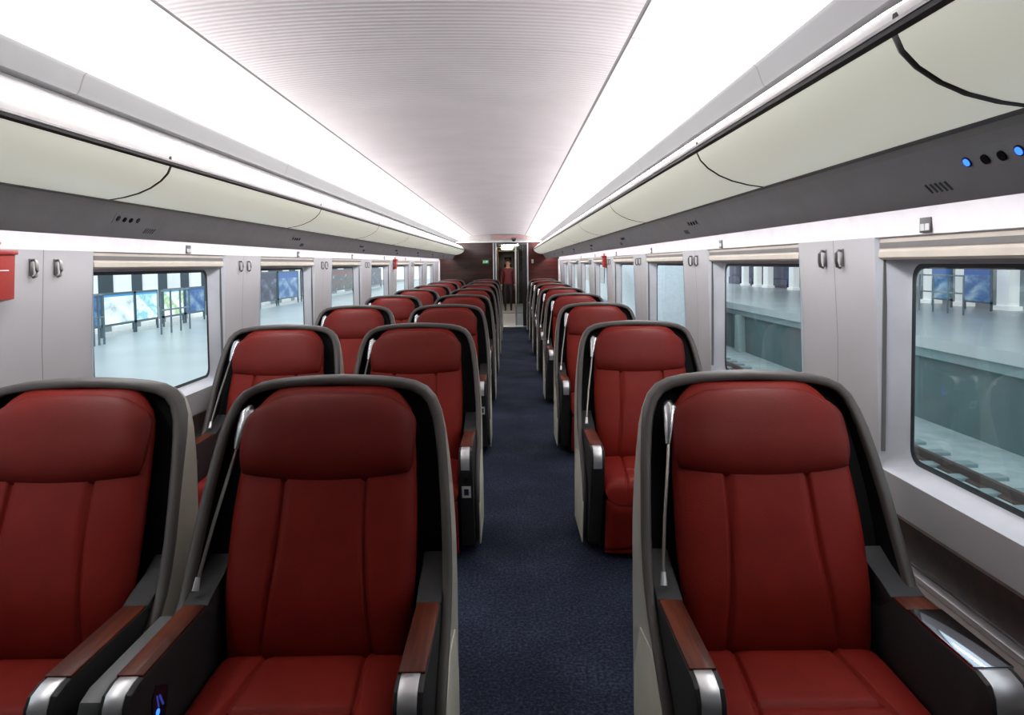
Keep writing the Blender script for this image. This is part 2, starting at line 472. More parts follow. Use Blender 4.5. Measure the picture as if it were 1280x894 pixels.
for xc, src, where in ((-1.372, pairseat, 'by the left windows'), (-.56, aisleseat, 'just left of the aisle'), (.755, oneseat, 'by the right windows')):
    for i in range(8):
        o = src if src.name not in used else copy_tree(src)
        used.add(src.name)
        o.location = (xc, ROW0+PITCH*i, 0)
        o['label'] = 'red leather hooded seat %s, %s' % (where, ORD[i])

# ------------------------------------------------------------------ carriage shell
def sx(a, s): return XC+s*a
struct('floor', BX(-1.95, 1.42, Y0, 17.15, -.06, 0), CARPET)
# ceiling
bm = bmesh.new()
pts = [(XC+.64*math.sin(t*1.0)/math.sin(1), 2.275-.034*(t*t)) for t in [k/8 for k in range(-8, 9)]]
sheet(bm, pts, Y0, Y1)
for f in bm.faces: f.material_index = 0
struct('ceiling', bm, CEIL)
def side_word(s): return 'left' if s < 0 else 'right'
n_trim = 1
for s in (-1, 1):
    sd = side_word(s)
    bm = bmesh.new(); sheet(bm, [(sx(.636, s), 2.2425), (sx(.646, s), 2.244), (sx(.655, s), 2.2408)], Y0, Y1)
    struct('trim_%d' % n_trim, bm, GAPM); n_trim += 1
    bm = bmesh.new(); sheet(bm, [(sx(.652, s), 2.241), (sx(.690, s), 2.236), (sx(.76, s), 2.226), (sx(.9, s), 2.196), (sx(1.0, s), 2.168), (sx(1.03, s), 2.155)], Y0, Y1)
    struct('ceiling_side_'+sd, bm, CEILS)
    bm = bmesh.new(); sheet(bm, [(sx(1.03, s), 2.155), (sx(1.04, s), 2.146), (sx(1.056, s), 2.10), (sx(1.064, s), 2.088), (sx(1.10, s), 2.084)], Y0, Y1)
    struct('trim_%d' % n_trim, bm, BAND); n_trim += 1
    # light trough: back wall, floor, valance over the luggage bins
    bm = bmesh.new(); sheet(bm, [(sx(1.10, s), 2.084), (sx(1.075, s), 2.06), (sx(.902, s), 1.958), (sx(.872, s), 1.936), (sx(.858, s), 1.922), (sx(.850, s), 1.905)], Y0, Y1)
    struct('trim_%d' % n_trim, bm, WHITE); n_trim += 1
    bm = bmesh.new()
    for k in range(10):
        a, b = max(1.2, Y0+2*k+.005), Y0+2*k+1.995
        if b < 1.2: continue
        sheet(bm, [(sx(.900, s), 1.962), (sx(1.02, s), 2.033)], a, b)
    st = build('ceiling_light_strip', bm, LIGHTSTRIP)
    tag(st, 'long white light strip in the ceiling trough above the %s luggage bins' % sd, 'light', 'ceiling light strips')
    bm = bmesh.new()
    for k in range(10):
        a, b = max(1.15, Y0+2*k+.01), Y0+2*k+1.99
        if b < 1.15: continue
        sheet(bm, [(sx(1.20, s), 1.742), (sx(1.30, s), 1.742)], a, b)
    st = build('wall_wash_light_strip', bm, WALLSTRIP)
    tag(st, 'white light strip glowing under the luggage bins above the %s windows' % sd, 'light', 'wall wash light strips')
# walls with window openings
WIN = [(-1.02+2*k, .36+2*k) for k in range(1, 9)]      # opening extents along Y
XW = {-1: [-1.815, -1.785, -1.775, -1.76], 1: [1.275, 1.245, 1.235, 1.22]}
def wallx(s, z):
    t = [(0, .03), (.62, .025), (.85, .0), (1.25, -.004), (1.62, -.025), (1.80, -.045)]
    o = interp(t, z)
    return 1.245+o if s > 0 else -1.785-o
ZB, ZT = .845, 1.622
for s in (-1, 1):
    sd = side_word(s); bm = bmesh.new()
    zl = [0, .3, .62, .70, ZB]
    sheet(bm, [(wallx(s, z), z) for z in zl], Y0, Y1)
    edges = [Y0]+[v for w in WIN for v in w]+[Y1]
    zp = [ZB, .95, 1.1, 1.25, 1.4, 1.5, ZT]
    for a, b in zip(edges[0::2], edges[1::2]):
        sheet(bm, [(wallx(s, z), z) for z in zp], a, b)
    struct('wall_'+sd, bm, WALL)
    bm = bmesh.new(); sheet(bm, [(wallx(s, z), z) for z in (ZT, 1.70, 1.80)], Y0, Y1)
    struct('trim_%d' % n_trim, bm, UPWALL); n_trim += 1
    d = -.012*s
    bm = bmesh.new(); prism(bm, [(wallx(s, .6)+.004*s, .585), (wallx(s, .6)+d, .59), (wallx(s, .715)+d*.8, .712), (wallx(s, .715)+.004*s, .716)], 'y', Y0, Y1)
    struct('baseboard_%s_dark' % sd, bm, TRIMDARK)
    w = wallx(s, .57)
    wi = 1.150 if s > 0 else -1.764
    bm = BX(min(w, wi), max(w, wi), Y0, Y1, .50, .556, .004); struct('trim_%d' % n_trim, bm, LEDGE); n_trim += 1
    bm = BX(min(w-.004*s, w-.036*s), max(w-.004*s, w-.036*s), Y0, Y1, .557, .576, .003); struct('trim_%d' % n_trim, bm, SILVER); n_trim += 1
struct('wall_back', BX(-1.9, 1.4, Y0-.04, Y0, 0, 2.3), plain('end_wall_grey', (84, 76, 74), .6))
# windows
wn = 1
for s in (-1, 1):
    xg = 1.312 if s > 0 else -1.85
    for a, b in WIN:
        ga, gb, gz0, gz1 = a+.075, b-.075, .885, 1.53
        bm = bmesh.new()
        def loop(y0, y1, z0, z1, r, xf):
            return [bm.verts.new((xf(z), y, z)) for y, z in rrect(y0, y1, z0, z1, r, 5)]
        R0 = loop(a, b, ZB, ZT, .002, lambda z: wallx(s, z))
        R1 = loop(a+.008, b-.008, ZB+.004, ZT-.004, .02, lambda z: wallx(s, z)+.012*s)
        R2 = loop(a+.05, b-.05, ZB+.026, ZT-.06, .045, lambda z: xg-.012*s)
        R3 = loop(ga-.004, gb+.004, gz0-.004, gz1+.004, .05, lambda z: xg-.004*s)
        R4 = loop(ga+.012, gb-.012, gz0+.012, gz1-.012, .045, lambda z: xg)
        n = len(R0)
        for P, Q, mi in ((R0, R1, 0), (R1, R2, 0), (R2, R3, 0), (R3, R4, 1)):
            for i in range(n): bm.faces.new((P[i], P[(i+1)%n], Q[(i+1)%n], Q[i])).material_index = mi
        fr = struct('window_%d' % wn, bm, [FRAME, GASKET])
        g = bmesh.new(); g.faces.new([g.verts.new((xg-.001*s, y, z)) for y, z in rrect(ga, gb, gz0, gz1, .05, 5)])
        build('window_glass', g, GLASS, fr)
        xb = wallx(s, 1.6)+.022*s
        t = bmesh.new()
        sec = [(xb-.012*s, ZT-.004), (xb-.012*s, ZT-.040), (xb-.018*s, ZT-.048), (xb-.018*s, ZT-.066), (xb-.008*s, ZT-.074), (xb+.012*s, ZT-.074), (xb+.02*s, ZT-.004)]
        prism(t, sec, 'y', a+.014, b-.014, 0, .002)
        bl = build('window_blind', t, BLIND, fr, 30)
        t = BX(min(xb-.0145*s, xb-.006*s), max(xb-.0145*s, xb-.006*s), a+.016, b-.016, ZT-.036, ZT-.018)
        build('blind_slot', t, BLINDD, bl)
        # dark guide channels at both sides
        t = bmesh.new()
        for yy in (a+.012, b-.018):
            box(t, min(xb, xb+.012*s), max(xb, xb+.012*s), yy, yy+.006, ZB+.06, ZT-.06)
        build('blind_guide', t, BLINDD, fr)
        wn += 1

# ------------------------------------------------------------------ overhead luggage bins
DOOR = [(.850, 1.888), (.862, 1.862), (.885, 1.838), (.92, 1.815), (.96, 1.798), (1.01, 1.785), (1.055, 1.778)]
BASEP = [(1.055, 1.778), (1.072, 1.774), (1.080, 1.762), (1.092, 1.748), (1.120, 1.705), (1.142, 1.668), (1.150, 1.660), (1.165, 1.664), (1.18, 1.72), (1.19, 1.76)]
def bin_(s, y0, y1, label):
    r = thing('luggage_bin', label, 'luggage bin', (sx(1.0, s), (y0+y1)/2, 1.77), 'overhead luggage bins')
    off = Vector(r.location)
    def sh(nm, pts, a, b, mat, par=r, sm=40):
        bm = bmesh.new(); sheet(bm, [(sx(p, s), z) for p, z in pts], a, b)
        for v in bm.verts: v.co -= off
        return build(nm, bm, mat, par, sm)
    bm = bmesh.new()
    prism(bm, [(sx(p, s), z) for p, z in ((.862, 1.897), (.866, 1.872), (.89, 1.848), (.93, 1.822), (1.0, 1.797), (1.06, 1.786), (1.19, 1.766), (1.478, 1.768), (1.478, 1.897))], 'y', y0+.001, y1-.001)
    for v in bm.verts: v.co -= off
    build('bin_body', bm, BINGREY, r)
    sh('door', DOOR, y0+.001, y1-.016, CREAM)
    b = sh('base_panel', BASEP[2:], y0, y1, BINGREY)
    sh('base_edge', BASEP[:3], y0, y1, BINSTEP, r)
    bm = bmesh.new()
    prism(bm, [(sx(p, s), z) for p, z in ((.844, 1.898), (.844, 1.890), (.850, 1.884), (.856, 1.886), (.856, 1.898))], 'y', y0, y1)
    for v in bm.verts: v.co -= off
    lt = build('rubber_trim', bm, RUBBER, r)
    bm = bmesh.new()
    prism(bm, [(sx(p, s), z) for p, z in ((.842, 1.905), (.842, 1.899), (.850, 1.8985), (.853, 1.905))], 'y', y0, y1)
    for v in bm.verts: v.co -= off
    build('silver_trim', bm, SILVER, lt)
    bm = bmesh.new()     # rubber rib at the far end
    P = [(sx(p, s), z-.002) for p, z in DOOR]; Q = [(sx(p, s), z+.03) for p, z in DOOR]
    prism(bm, P+Q[::-1], 'y', y1-.0165, y1-.0015, 0, .002)
    for v in bm.verts: v.co -= off
    build('end_seam', bm, RUBBER, r)
    return r
OB = ['nearest the camera', 'second from the camera', 'third from the camera', 'fourth from the camera', 'fifth from the camera', 'sixth from the camera',
      'seventh from the camera', 'eighth from the camera', 'ninth from the camera', 'tenth from the camera', 'next to the bulkhead']
BINS = []
for s, seams in ((-1, [-1.4, .5, 2.36, 4.22, 6.08, 7.94, 9.8, 11.66, 13.52, 15.38, 17.3]), (1, [-.8, 1.08, 2.2, 4.1, 6.0, 7.9, 9.8, 11.7, 13.6, 15.5, 17.3])):
    vis = 0
    for a, b in zip(seams, seams[1:]):
        lab = 'cream overhead luggage bin along the %s side, %s' % (side_word(s), OB[vis])
        BINS.append((s, a, b, bin_(s, a, b, lab))); vis += 1
# reading light panels are parts of the bins they are set in
def on_base(s, t):
    (p0, z0), (p1, z1) = BASEP[3], BASEP[5]
    return sx(p0+(p1-p0)*t, s), z0+(z1-z0)*t
def read_panel(s, y, lit):
    x, z = on_base(s, .28)
    r = next(b for (ss, a, b_, b) in BINS if ss == s and a <= y < b_)
    o0 = Vector((x, y, z))-Vector(r.location)
    t = Vector((.05*s, 0, -.08)).normalized(); n = Vector((-.08*s, 0, -.05)).normalized()
    def disc(bm, yy, d, rad, h):
        c = t*d+Vector((0, yy, 0))+o0; rings = []
        for hh in (0, h):
            rings.append([bm.verts.new(c+n*hh+(t*math.cos(k*math.pi/6)+Vector((0, 1, 0))*math.sin(k*math.pi/6))*rad) for k in range(12)])
        bm.faces.new(rings[1])
        for k in range(12): bm.faces.new((rings[0][k], rings[0][(k+1)%12], rings[1][(k+1)%12], rings[1][k]))
    b = bmesh.new(); vs = []
    for h in (0, .001):
        vs.append([b.verts.new(o0+n*h+t*dd+Vector((0, yy, 0))) for dd, yy in ((-.02, -.09), (-.02, .09), (.02, .09), (.02, -.09))])
    b.faces.new(vs[1])
    for k in range(4): b.faces.new((vs[0][k], vs[0][(k+1)%4], vs[1][(k+1)%4], vs[1][k]))
    pan = build('reading_light_panel', b, BINGREY, r)
    if lit: pan['label'] = 'reading light panel with two blue lit buttons'
    for yy in (-.066, .066):
        b = bmesh.new(); disc(b, yy, 0, .0105, .003); build('button_ring', b, ARM, pan)
        b = bmesh.new(); disc(b, yy, 0, .0075, .0042); build('button_light', b, BLUE if lit else DARKMARK, pan)
    for yy in (-.024, .018):
        b = bmesh.new(); disc(b, yy, .002, .0095, .004); build('button', b, LINING, pan)
    b = bmesh.new()
    for k in range(5):
        c0 = o0+t*.03+Vector((0, .16+.016*k, 0))+n*.0005
        c1 = o0+t*.05+Vector((0, .15+.016*k, 0))+n*.0005
        tube(b, [c0, c1], .002, 5)
    build('speaker_grille', b, plain('grille_dark', (92, 94, 98), .6), r)
for i in range(7):
    read_panel(1, 1.225+2*i, i == 0); read_panel(-1, 2.55+2*i, False)

# ------------------------------------------------------------------ coat hooks, seat number plates, hammer boxes
def hook(s, y, z, label):
    x = wallx(s, z)-.001*s
    r = thing('coat_hook', label, 'coat hook', (x, y, z), 'coat hooks on the window pillars')
    d = -s
    bm = bmesh.new(); box(bm, min(0, .006*d), max(0, .006*d), -.013, .013, -.05, .03, .002); build('hook_plate', bm, plain('hook_plate_grey', (120, 118, 118), .35, metal=.8), r)
    bm = bmesh.new()
    pts = [(.006*d, 0, .022), (.022*d, 0, .024), (.030*d, 0, .01), (.030*d, 0, -.025), (.024*d, 0, -.05), (.012*d, 0, -.056), (.007*d, 0, -.048)]
    tube(bm, pts, [.007, .007, .0065, .0065, .0075, .0075, .005], 8)
    for v in bm.verts: v.co.y *= 1.5
    r.scale = (.8, .75, .8)
    build('hook_arm', bm, plain('hook_dark_metal', (120, 118, 116), .3, metal=.9), r)
for s in (-1, 1):
    for i in range(6):
        yc = .66+2*i+2.0 if s < 0 else .66+2*i+2
        for d, w in ((-.07, 'nearer'), (.07, 'farther')):
            hook(s, yc+d, 1.565, 'metal coat hook, the %s of the pair on the %s pillar %s' % (w, side_word(s), OB[i]))
PLATE = plain('number_plate_face', (190, 190, 192), .4)
for s in (-1, 1):
    for i in range(6):
        y = (2.06 if s > 0 else 3.85)+2*i
        z = 1.648
        x = wallx(s, z)-.001*s
        r = thing('seat_number_plate', 'small grey plate on the white strip above the %s windows, %s' % (side_word(s), OB[i]), 'sign', (x, y, z), 'small plates above the windows')
        d = -s
        build('plate', BX(min(0, .004*d), max(0, .004*d), -.028, .028, -.022, .022, .001), DARKMARK, r)
        bm = bmesh.new()
        for yy in (-.012, .012):
            box(bm, min(.004*d, .0055*d), max(.004*d, .0055*d), yy-.010, yy+.010, -.016, .004)
        build('plate_field', bm, PLATE, r)
def hammer_box(s, y, z, label, h=.15, w=.10):
    x = wallx(s, z)-.001*s; d = -s
    r = thing('emergency_hammer_box', label, 'hammer box', (x, y, z), 'red emergency hammer boxes')
    bm = bmesh.new(); prism(bm, [(0, -h/2), (.045*d, -h/2+.01), (.055*d, h/2-.01), (0, h/2)], 'y', -w/2, w/2, 0, .004)
    build('case', bm, REDBOX, r)
    bm = BX(min(0, .062*d), max(0, .062*d), -w/2-.004, w/2+.004, h/2-.012, h/2+.004, .002); build('lid', bm, plain('red_box_dark', (130, 30, 26), .4), r)
    bm = bmesh.new(); tube(bm, [(.025*d, .015, h/2), (.025*d, .015, h/2+.02), (.025*d, .018, h/2+.03)], [.012, .010, .014], 8); build('hammer', bm, REDBR, r)
    bm = BX(min(.052*d, .0535*d), max(.052*d, .0535*d), -.03, .03, .02, .023); build('label_line', bm, SOCKET, r)
hammer_box(-1, 2.375, 1.525, 'red emergency hammer box on the left wall at the photo edge', .175, .13)
hammer_box(-1, 10.65, 1.555, 'red emergency hammer box far along the left wall')
hammer_box(1, 8.95, 1.555, 'red emergency hammer box far along the right wall')

# ------------------------------------------------------------------ bulkhead and doorway at the far end
DX0, DX1, DZ = -.36, .40, 2.06
bm = bmesh.new(); box(bm, -1.80, DX0-.06, Y1, Y1+.05, 0, DZ+.01); struct('wall_far_left', bm, BULKWOOD)
bm = bmesh.new(); box(bm, DX1+.05, 1.27, Y1, Y1+.05, 0, DZ+.01); struct('wall_far_right', bm, BULKRED)
bm = BX(-1.6, 1.06, Y1-.03, Y1+.06, DZ+.012, DZ+.05, .005); struct('trim_%d' % n_trim, bm, WHITE); n_trim += 1
bm = BX(-1.7, 1.15, Y1+.0, Y1+.05, DZ+.05, 2.34); struct('wall_far_top', bm, plain('header_white', (196, 190, 190), .5))
# white return strips between bulkhead and window walls
for s in (-1, 1):
    x = wallx(s, 1.2)
    struct('trim_%d' % n_trim, BX(min(x, x-.05*s), max(x, x-.05*s), Y1-.02, Y1+.0, 0, 1.66, .006), WHITE); n_trim += 1
# door frame of chrome, sliding glass leaf partly open
bm = bmesh.new()
box(bm, DX0-.06, DX0-.035, Y1-.035, Y1+.03, 0, DZ, .004); box(bm, DX0-.0, DX0+.03, Y1-.03, Y1+.06, 0, DZ, .004)
box(bm, DX1+.02, DX1+.05, Y1-.035, Y1+.03, 0, DZ, .004); 
fr = struct('door_1', bm, CHROME)
build('jamb_panel', BX(DX0-.035, DX0, Y1-.01, Y1+.05, 0, DZ, 0), plain('jamb_dark', (40, 38, 40), .3), fr)
build('door_head', BX(DX0, DX1+.02, Y1-.01, Y1+.05, DZ-.05, DZ+.0, .003), plain('door_head_dark', (74, 80, 82), .3), fr)
build('door_glass', BX(.155, DX1-.01, Y1+.012, Y1+.022, .02, DZ-.09), DOORGLASS, fr)
build('door_edge', BX(.12, .158, Y1+.004, Y1+.03, .01, DZ-.09, .004), CHROME, fr)
build('jamb_post', BX(DX1-.09, DX1+.02, Y1-.004, Y1+.05, 0, DZ-.0), plain('door_post_dark', (36, 28, 30), .3), fr)
# corridor beyond
struct('floor_corridor', BX(-.9, .9, 17.15, 27.2, -.06, .0), VINYL)
struct('trim_%d' % n_trim, BX(DX0, DX1, 17.05, 17.2, 0.0, .006), THRESH); n_trim += 1
struct('trim_%d' % n_trim, BX(DX0, DX1, 21.9, 22.0, 0.0, .006), THRESH); n_trim += 1
struct('wall_corridor_left', BX(-.52, -.46, Y1+.05, 27.2, 0, 2.3), plain('corridor_maroon', (88, 40, 36), .3))
struct('wall_corridor_right', BX(.46, .52, Y1+.05, 27.2, 0, 2.3), plain('corridor_grey', (88, 84, 88), .25))
struct('wall_corridor_end', BX(-.52, .52, 27.2, 27.25, 0, 2.3), plain('corridor_end_dark', (34, 26, 27), .5))
struct('ceiling_corridor', BX(-.52, .52, Y1+.05, 27.2, 2.12, 2.16), plain('corridor_ceiling', (170, 172, 160), .5))
bm = BX(-.30, .10, 24.6, 25.6, 2.06, 2.12, .01)
o = build('corridor_ceiling_light', bm, emission('corridor_lamp', (1.0, .94, .66), 14)); tag(o, 'yellowish lamp on the corridor ceiling seen through the doorway', 'light')
o = build('corridor_ceiling_light', BX(-.25, .25, 21.0, 21.8, 2.09, 2.118, .005), emission('added_fill_lamp', (1, .97, .92), 34)); tag(o, 'added flat white fill lamp under the corridor ceiling beyond the doorway', 'light')  # added lamp, brightens the corridor and the front of the person
o = thing('glazed_corridor_door', 'dark inner door with a narrow pane at the end of the corridor', 'door', (-.08, 27.15, 0))
build('door_leaf', BX(-.36, .36, -.02, .03, .0, 2.02, .005), plain('inner_door_dark', (46, 28, 28), .35), o)
build('door_frame', box(box(BX(-.42, -.36, -.03, .04, 0, 2.06), .36, .42, -.03, .04, 0, 2.06), -.42, .42, -.03, .04, 2.02, 2.08), plain('inner_frame', (150, 140, 128), .3, metal=.6), o)
build('door_pane', BX(-.14, .14, -.03, -.02, .9, 1.8, .002), plain('inner_pane', (26, 30, 34), .1), o)
# equipment on the header and bulkhead
o = thing('information_display', 'wide dark red passenger display on the white header above the doorway', 'display', (-.02, Y1-.002, 2.19))
build('display_case', BX(-.45, .45, -.05, 0, -.05, .07, .008), plain('display_case', (176, 158, 158), .4), o)
bm = bmesh.new()
for k in range(26):
    if random.random() < .78: box(bm, -.40+.031*k, -.40+.031*k+.02, -.053, -.05, -.012, .028+.01*random.random())
build('display_dots', bm, plain('display_red', (206, 130, 128), .4, emit=.12), o)
o = thing('ceiling_camera', 'small black domed camera on the white beam above the doorway', 'camera', (.10, Y1-.05, 2.115))
bm = bmesh.new(); bmesh.ops.create_uvsphere(bm, u_segments=14, v_segments=8, radius=.055)
for v in bm.verts: v.co.z = v.co.z*.8+.02
build('camera_dome', bm, plain('dome_black', (14, 14, 18), .1), o)
bm = bmesh.new(); tube(bm, [(0, 0, .03), (0, 0, .065)], .065, 16); build('camera_base', bm, plain('dome_base', (66, 62, 64), .4), o)
o = thing('exit_sign', 'small green exit sign on the dark wood bulkhead left of the doorway', 'sign', (-.60, Y1-.002, 1.60))
build('sign_plate', BX(-.075, .075, -.012, 0, -.045, .045, .003), plain('exit_green', (46, 120, 74), .4, emit=.4), o)
bm = bmesh.new()
tube(bm, [(-.045, -.014, .02), (-.045, -.014, -.002)], .006, 6); tube(bm, [(-.045, -.014, -.002), (-.058, -.014, -.026)], .004, 6); tube(bm, [(-.045, -.014, -.002), (-.030, -.014, -.022)], .004, 6)
box(bm, -.008, .055, -.0145, -.012, .008, .016); box(bm, -.008, .055, -.0145, -.012, -.006, .0); box(bm, -.008, .035, -.0145, -.012, -.022, -.015)
build('sign_marks', bm, plain('exit_white', (220, 236, 220), .4, emit=.6), o)
o = thing('wall_switch', 'small white switch on the red brown bulkhead right of the doorway', 'switch', (.555, Y1-.002, 1.60))
build('switch_plate', BX(-.024, .024, -.012, 0, -.045, .045, .003), SOCKET, o)
build('switch_key', BX(-.012, .012, -.017, -.012, -.02, .02, .002), plain('switch_grey', (160, 160, 160), .4), o)
# two slim lamps above the doorway
o = build('door_spotlight', BX(.17, .21, Y1-.03, Y1-.008, 2.0, 2.045, .004), emission('spot_white', (1, 1, 1), 1.6)); tag(o, 'tiny white lamp at the top of the doorway frame', 'light')

# ------------------------------------------------------------------ person in the corridor
def skin_body(name, verts, edges, rads, mat, parent, root=0, sub=2):
    me = bpy.data.meshes.new(name); me.from_pydata([Vector(v) for v in verts], edges, [])
    o = bpy.data.objects.new(name, me); COL.objects.link(o)
    md = o.modifiers.new('s', 'SKIN'); md.use_smooth_shade = True
    for i, r in enumerate(rads):
        r = r if isinstance(r, tuple) else (r, r)
        me.skin_vertices[0].data[i].radius = r
        me.skin_vertices[0].data[i].use_root = (i == root)
    sd = o.modifiers.new('d', 'SUBSURF'); sd.levels = sub; sd.render_levels = sub
    dg = bpy.context.evaluated_depsgraph_get(); dg.update()
    m2 = bpy.data.meshes.new_from_object(o.evaluated_get(dg)); bpy.data.objects.remove(o)
    m2.name = name; m2.materials.clear()
    for m in (mat if isinstance(mat, list) else [mat]): m2.materials.append(m)
    m2.polygons.foreach_set('use_smooth', [True]*len(m2.polygons))
    p = bpy.data.objects.new(name, m2); COL.objects.link(p); p.parent = parent
    return p
SKINM = plain('skin', (196, 150, 120), .5); MAROON = plain('maroon_uniform', (104, 28, 34), .7); DARKCL = plain('dark_trousers', (36, 28, 34), .7)
HAIR = plain('dark_brown_hair', (58, 38, 28), .5); SHOE = plain('black_shoes', (18, 18, 20), .4)
P = thing('person', 'person in a dark red top standing in the corridor beyond the doorway', 'person', (-.075, 23.2, 0))
V = [(0,0,.92),(0,0,1.05),(0,.01,1.22),(0,.01,1.34),(0,0,1.42),(0,-.01,1.50),(0,-.012,1.56),(0,-.01,1.62),
     (.085,0,.86),(.095,-.005,.50),(.095,.02,.10),(.095,-.06,.035),(.095,-.14,.025),
     (-.085,0,.86),(-.095,-.005,.50),(-.095,.02,.10),(-.095,-.06,.035),(-.095,-.14,.025),
     (.16,.01,1.36),(.215,.02,1.10),(.215,-.03,.88),(.212,-.05,.80),
     (-.16,.01,1.36),(-.215,.02,1.10),(-.215,-.03,.88),(-.212,-.05,.80)]
E = [(0,1),(1,2),(2,3),(3,4),(4,5),(5,6),(6,7),(0,8),(8,9),(9,10),(10,11),(11,12),(0,13),(13,14),(14,15),(15,16),(16,17),(3,18),(18,19),(19,20),(20,21),(3,22),(22,23),(23,24),(24,25)]
Rr = [(.15,.11),(.135,.10),(.15,.11),(.13,.095),.055,.07,.083,.062,.085,.055,.038,.036,.028,.085,.055,.038,.036,.028,.055,.042,.03,.026,.055,.042,.03,.026]
body = skin_body('body', V, E, Rr, [SKINM, MAROON, DARKCL, SHOE], P)
for p in body.data.polygons:
    z = p.center.z
    p.material_index = 3 if z < .07 else 2 if z < .88 and abs(p.center.x) < .185 else 1 if z < 1.40 and not (abs(p.center.x) > .17 and z < .87) else 0
for s in (-1, 1):      # hands: palm stub is the forearm end; five separate fingers
    fx = .212*s; HV = []; HE = []; HR = []
    hand = [(( .0, -.052, .79), (0, -.062, .755), (0, -.068, .72))]
    verts = [(fx, -.05, .80), (fx, -.055, .765)]; edges = [(0, 1)]; rr = [(.016, .026), (.014, .03)]
    skin_body('palm', verts, edges, rr, SKINM, P, 0, 1)
    for k, L in enumerate((.062, .072, .067, .052)):
        y = -.081+.018*k
        skin_body('finger', [(fx, y, .752), (fx-.004*s, y-.004, .752-L*.5), (fx-.014*s, y-.006, .752-L)], [(0, 1), (1, 2)], [.0085, .008, .0065], SKINM, P, 0, 1)
    skin_body('thumb', [(fx, -.075, .785), (fx-.008*s, -.10, .762), (fx-.014*s, -.108, .735)], [(0, 1), (1, 2)], [.011, .0095, .007], SKINM, P, 0, 1)
bm = bmesh.new(); bmesh.ops.create_uvsphere(bm, u_segments=18, v_segments=12, radius=1)
for v in list(bm.verts):
    x, y, z = v.co
    if y < -.35 and z < .55: v.co = (x*.085, -.012-.02, 1.60+z*.05)
    else: v.co = (x*.095, y*.108+.012, 1.60+z*.108)
build('hair', bm, HAIR, P)
for s in (-1, 1):
    bm = bmesh.new(); bmesh.ops.create_uvsphere(bm, u_segments=10, v_segments=6, radius=.011)
    build('eye', bm, plain('eye_dark', (40, 30, 28), .2), P, loc=(.031*s, -.083, 1.572))
    bm = bmesh.new(); bmesh.ops.create_uvsphere(bm, u_segments=10, v_segments=6, radius=.02)
    for v in bm.verts: v.co.x *= .4; v.co.z *= 1.4
    build('ear', bm, SKINM, P, loc=(.084*s, .0, 1.56))
bm = bmesh.new(); tube(bm, [(0, -.085, 1.575), (0, -.104, 1.545), (0, -.092, 1.535)], [.007, .013, .008], 8); build('nose', bm, SKINM, P)
bm = bmesh.new(); tube(bm, [(-.024, -.078, 1.508), (0, -.088, 1.507), (.024, -.078, 1.508)], [.004, .007, .004], 6); build('mouth', bm, plain('lips', (160, 84, 78), .5), P)

# ------------------------------------------------------------------ the station outside
PLATF = plain('wet_platform_tiles', (206, 218, 220), .3, noise=.08, nscale=.6)
PLATE2 = plain('platform_edge', (176, 198, 202), .4, nscale=2)
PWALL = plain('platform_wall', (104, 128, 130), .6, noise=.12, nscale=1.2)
struct('platform_left', BX(-9.1, -2.05, -12, 75, -1.6, .02), PLATF)
struct('platform_kerb_left', BX(-9.2, -9.0, -12, 75, .02, .10), plain('kerb_white', (236, 240, 238), .5))
struct('concourse_left', BX(-22, -9.1, -12, 75, -1.6, .0), plain('concourse_grey', (150, 162, 164), .4))
struct('track_bed', BX(1.8, 7.95, -12, 75, -1.62, -1.55), plain('track_slab', (176, 194, 194), .7, noise=.15, nscale=3))
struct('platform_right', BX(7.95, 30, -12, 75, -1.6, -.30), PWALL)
bm = bmesh.new(); box(bm, 7.7, 30, -12, 75, -.11, .10); struct('platform_top_right', bm, PLATF)
struct('platform_lip_right', BX(7.8, 8.1, -12, 75, -.30, -.11), plain('platform_lip', (150, 176, 180), .5))
for k, y in enumerate((14.6, 24.0, 27.2, 30.4, 33.6, 37)):
    o = build('platform_pier', prism(bmesh.new(), [(y-.25, -1.55), (y-.18, -.3), (y+.18, -.3), (y+.25, -1.55)], 'x', 7.72, 7.95, 0, .01), plain('pier_pale', (170, 196, 196), .5))
    tag(o, 'pale concrete pier under the platform edge outside the right windows, %s' % OB[k], 'pier', 'piers under the opposite platform')
for k, x in enumerate((6.35, 4.9)):
    bm = bmesh.new(); prism(bm, [(x-.07, -1.55), (x-.07, -1.53), (x-.012, -1.51), (x-.012, -1.43), (x-.035, -1.42), (x-.035, -1.39), (x+.035, -1.39), (x+.035, -1.42), (x+.012, -1.43), (x+.012, -1.51), (x+.07, -1.53), (x+.07, -1.55)], 'y', -12, 75)
    o = build('rail', bm, plain('rusty_rail', (92, 74, 70), .5)); tag(o, 'steel rail on the track outside the right windows, %s' % ('farther from the train' if k == 0 else 'nearer the train'), 'rail', 'rails of the next track')
bm = bmesh.new()
for k in range(60): box(bm, 4.4, 6.9, -4+.65*k, -4+.65*k+.22, -1.555, -1.50, .01)
o = build('sleepers', bm, plain('sleeper', (150, 170, 170), .7)); o['kind'] = 'structure'
struct('platform_hall_left', BX(-22.2, -14, -12, 75, 0, 5.5), plain('hall_dark', (84, 98, 108), .6, noise=.2, nscale=.3))
struct('platform_hall_right', BX(22, 22.3, -12, 110, 0, 7), plain('hall_pale', (222, 230, 234), .6, noise=.25, nscale=.25))
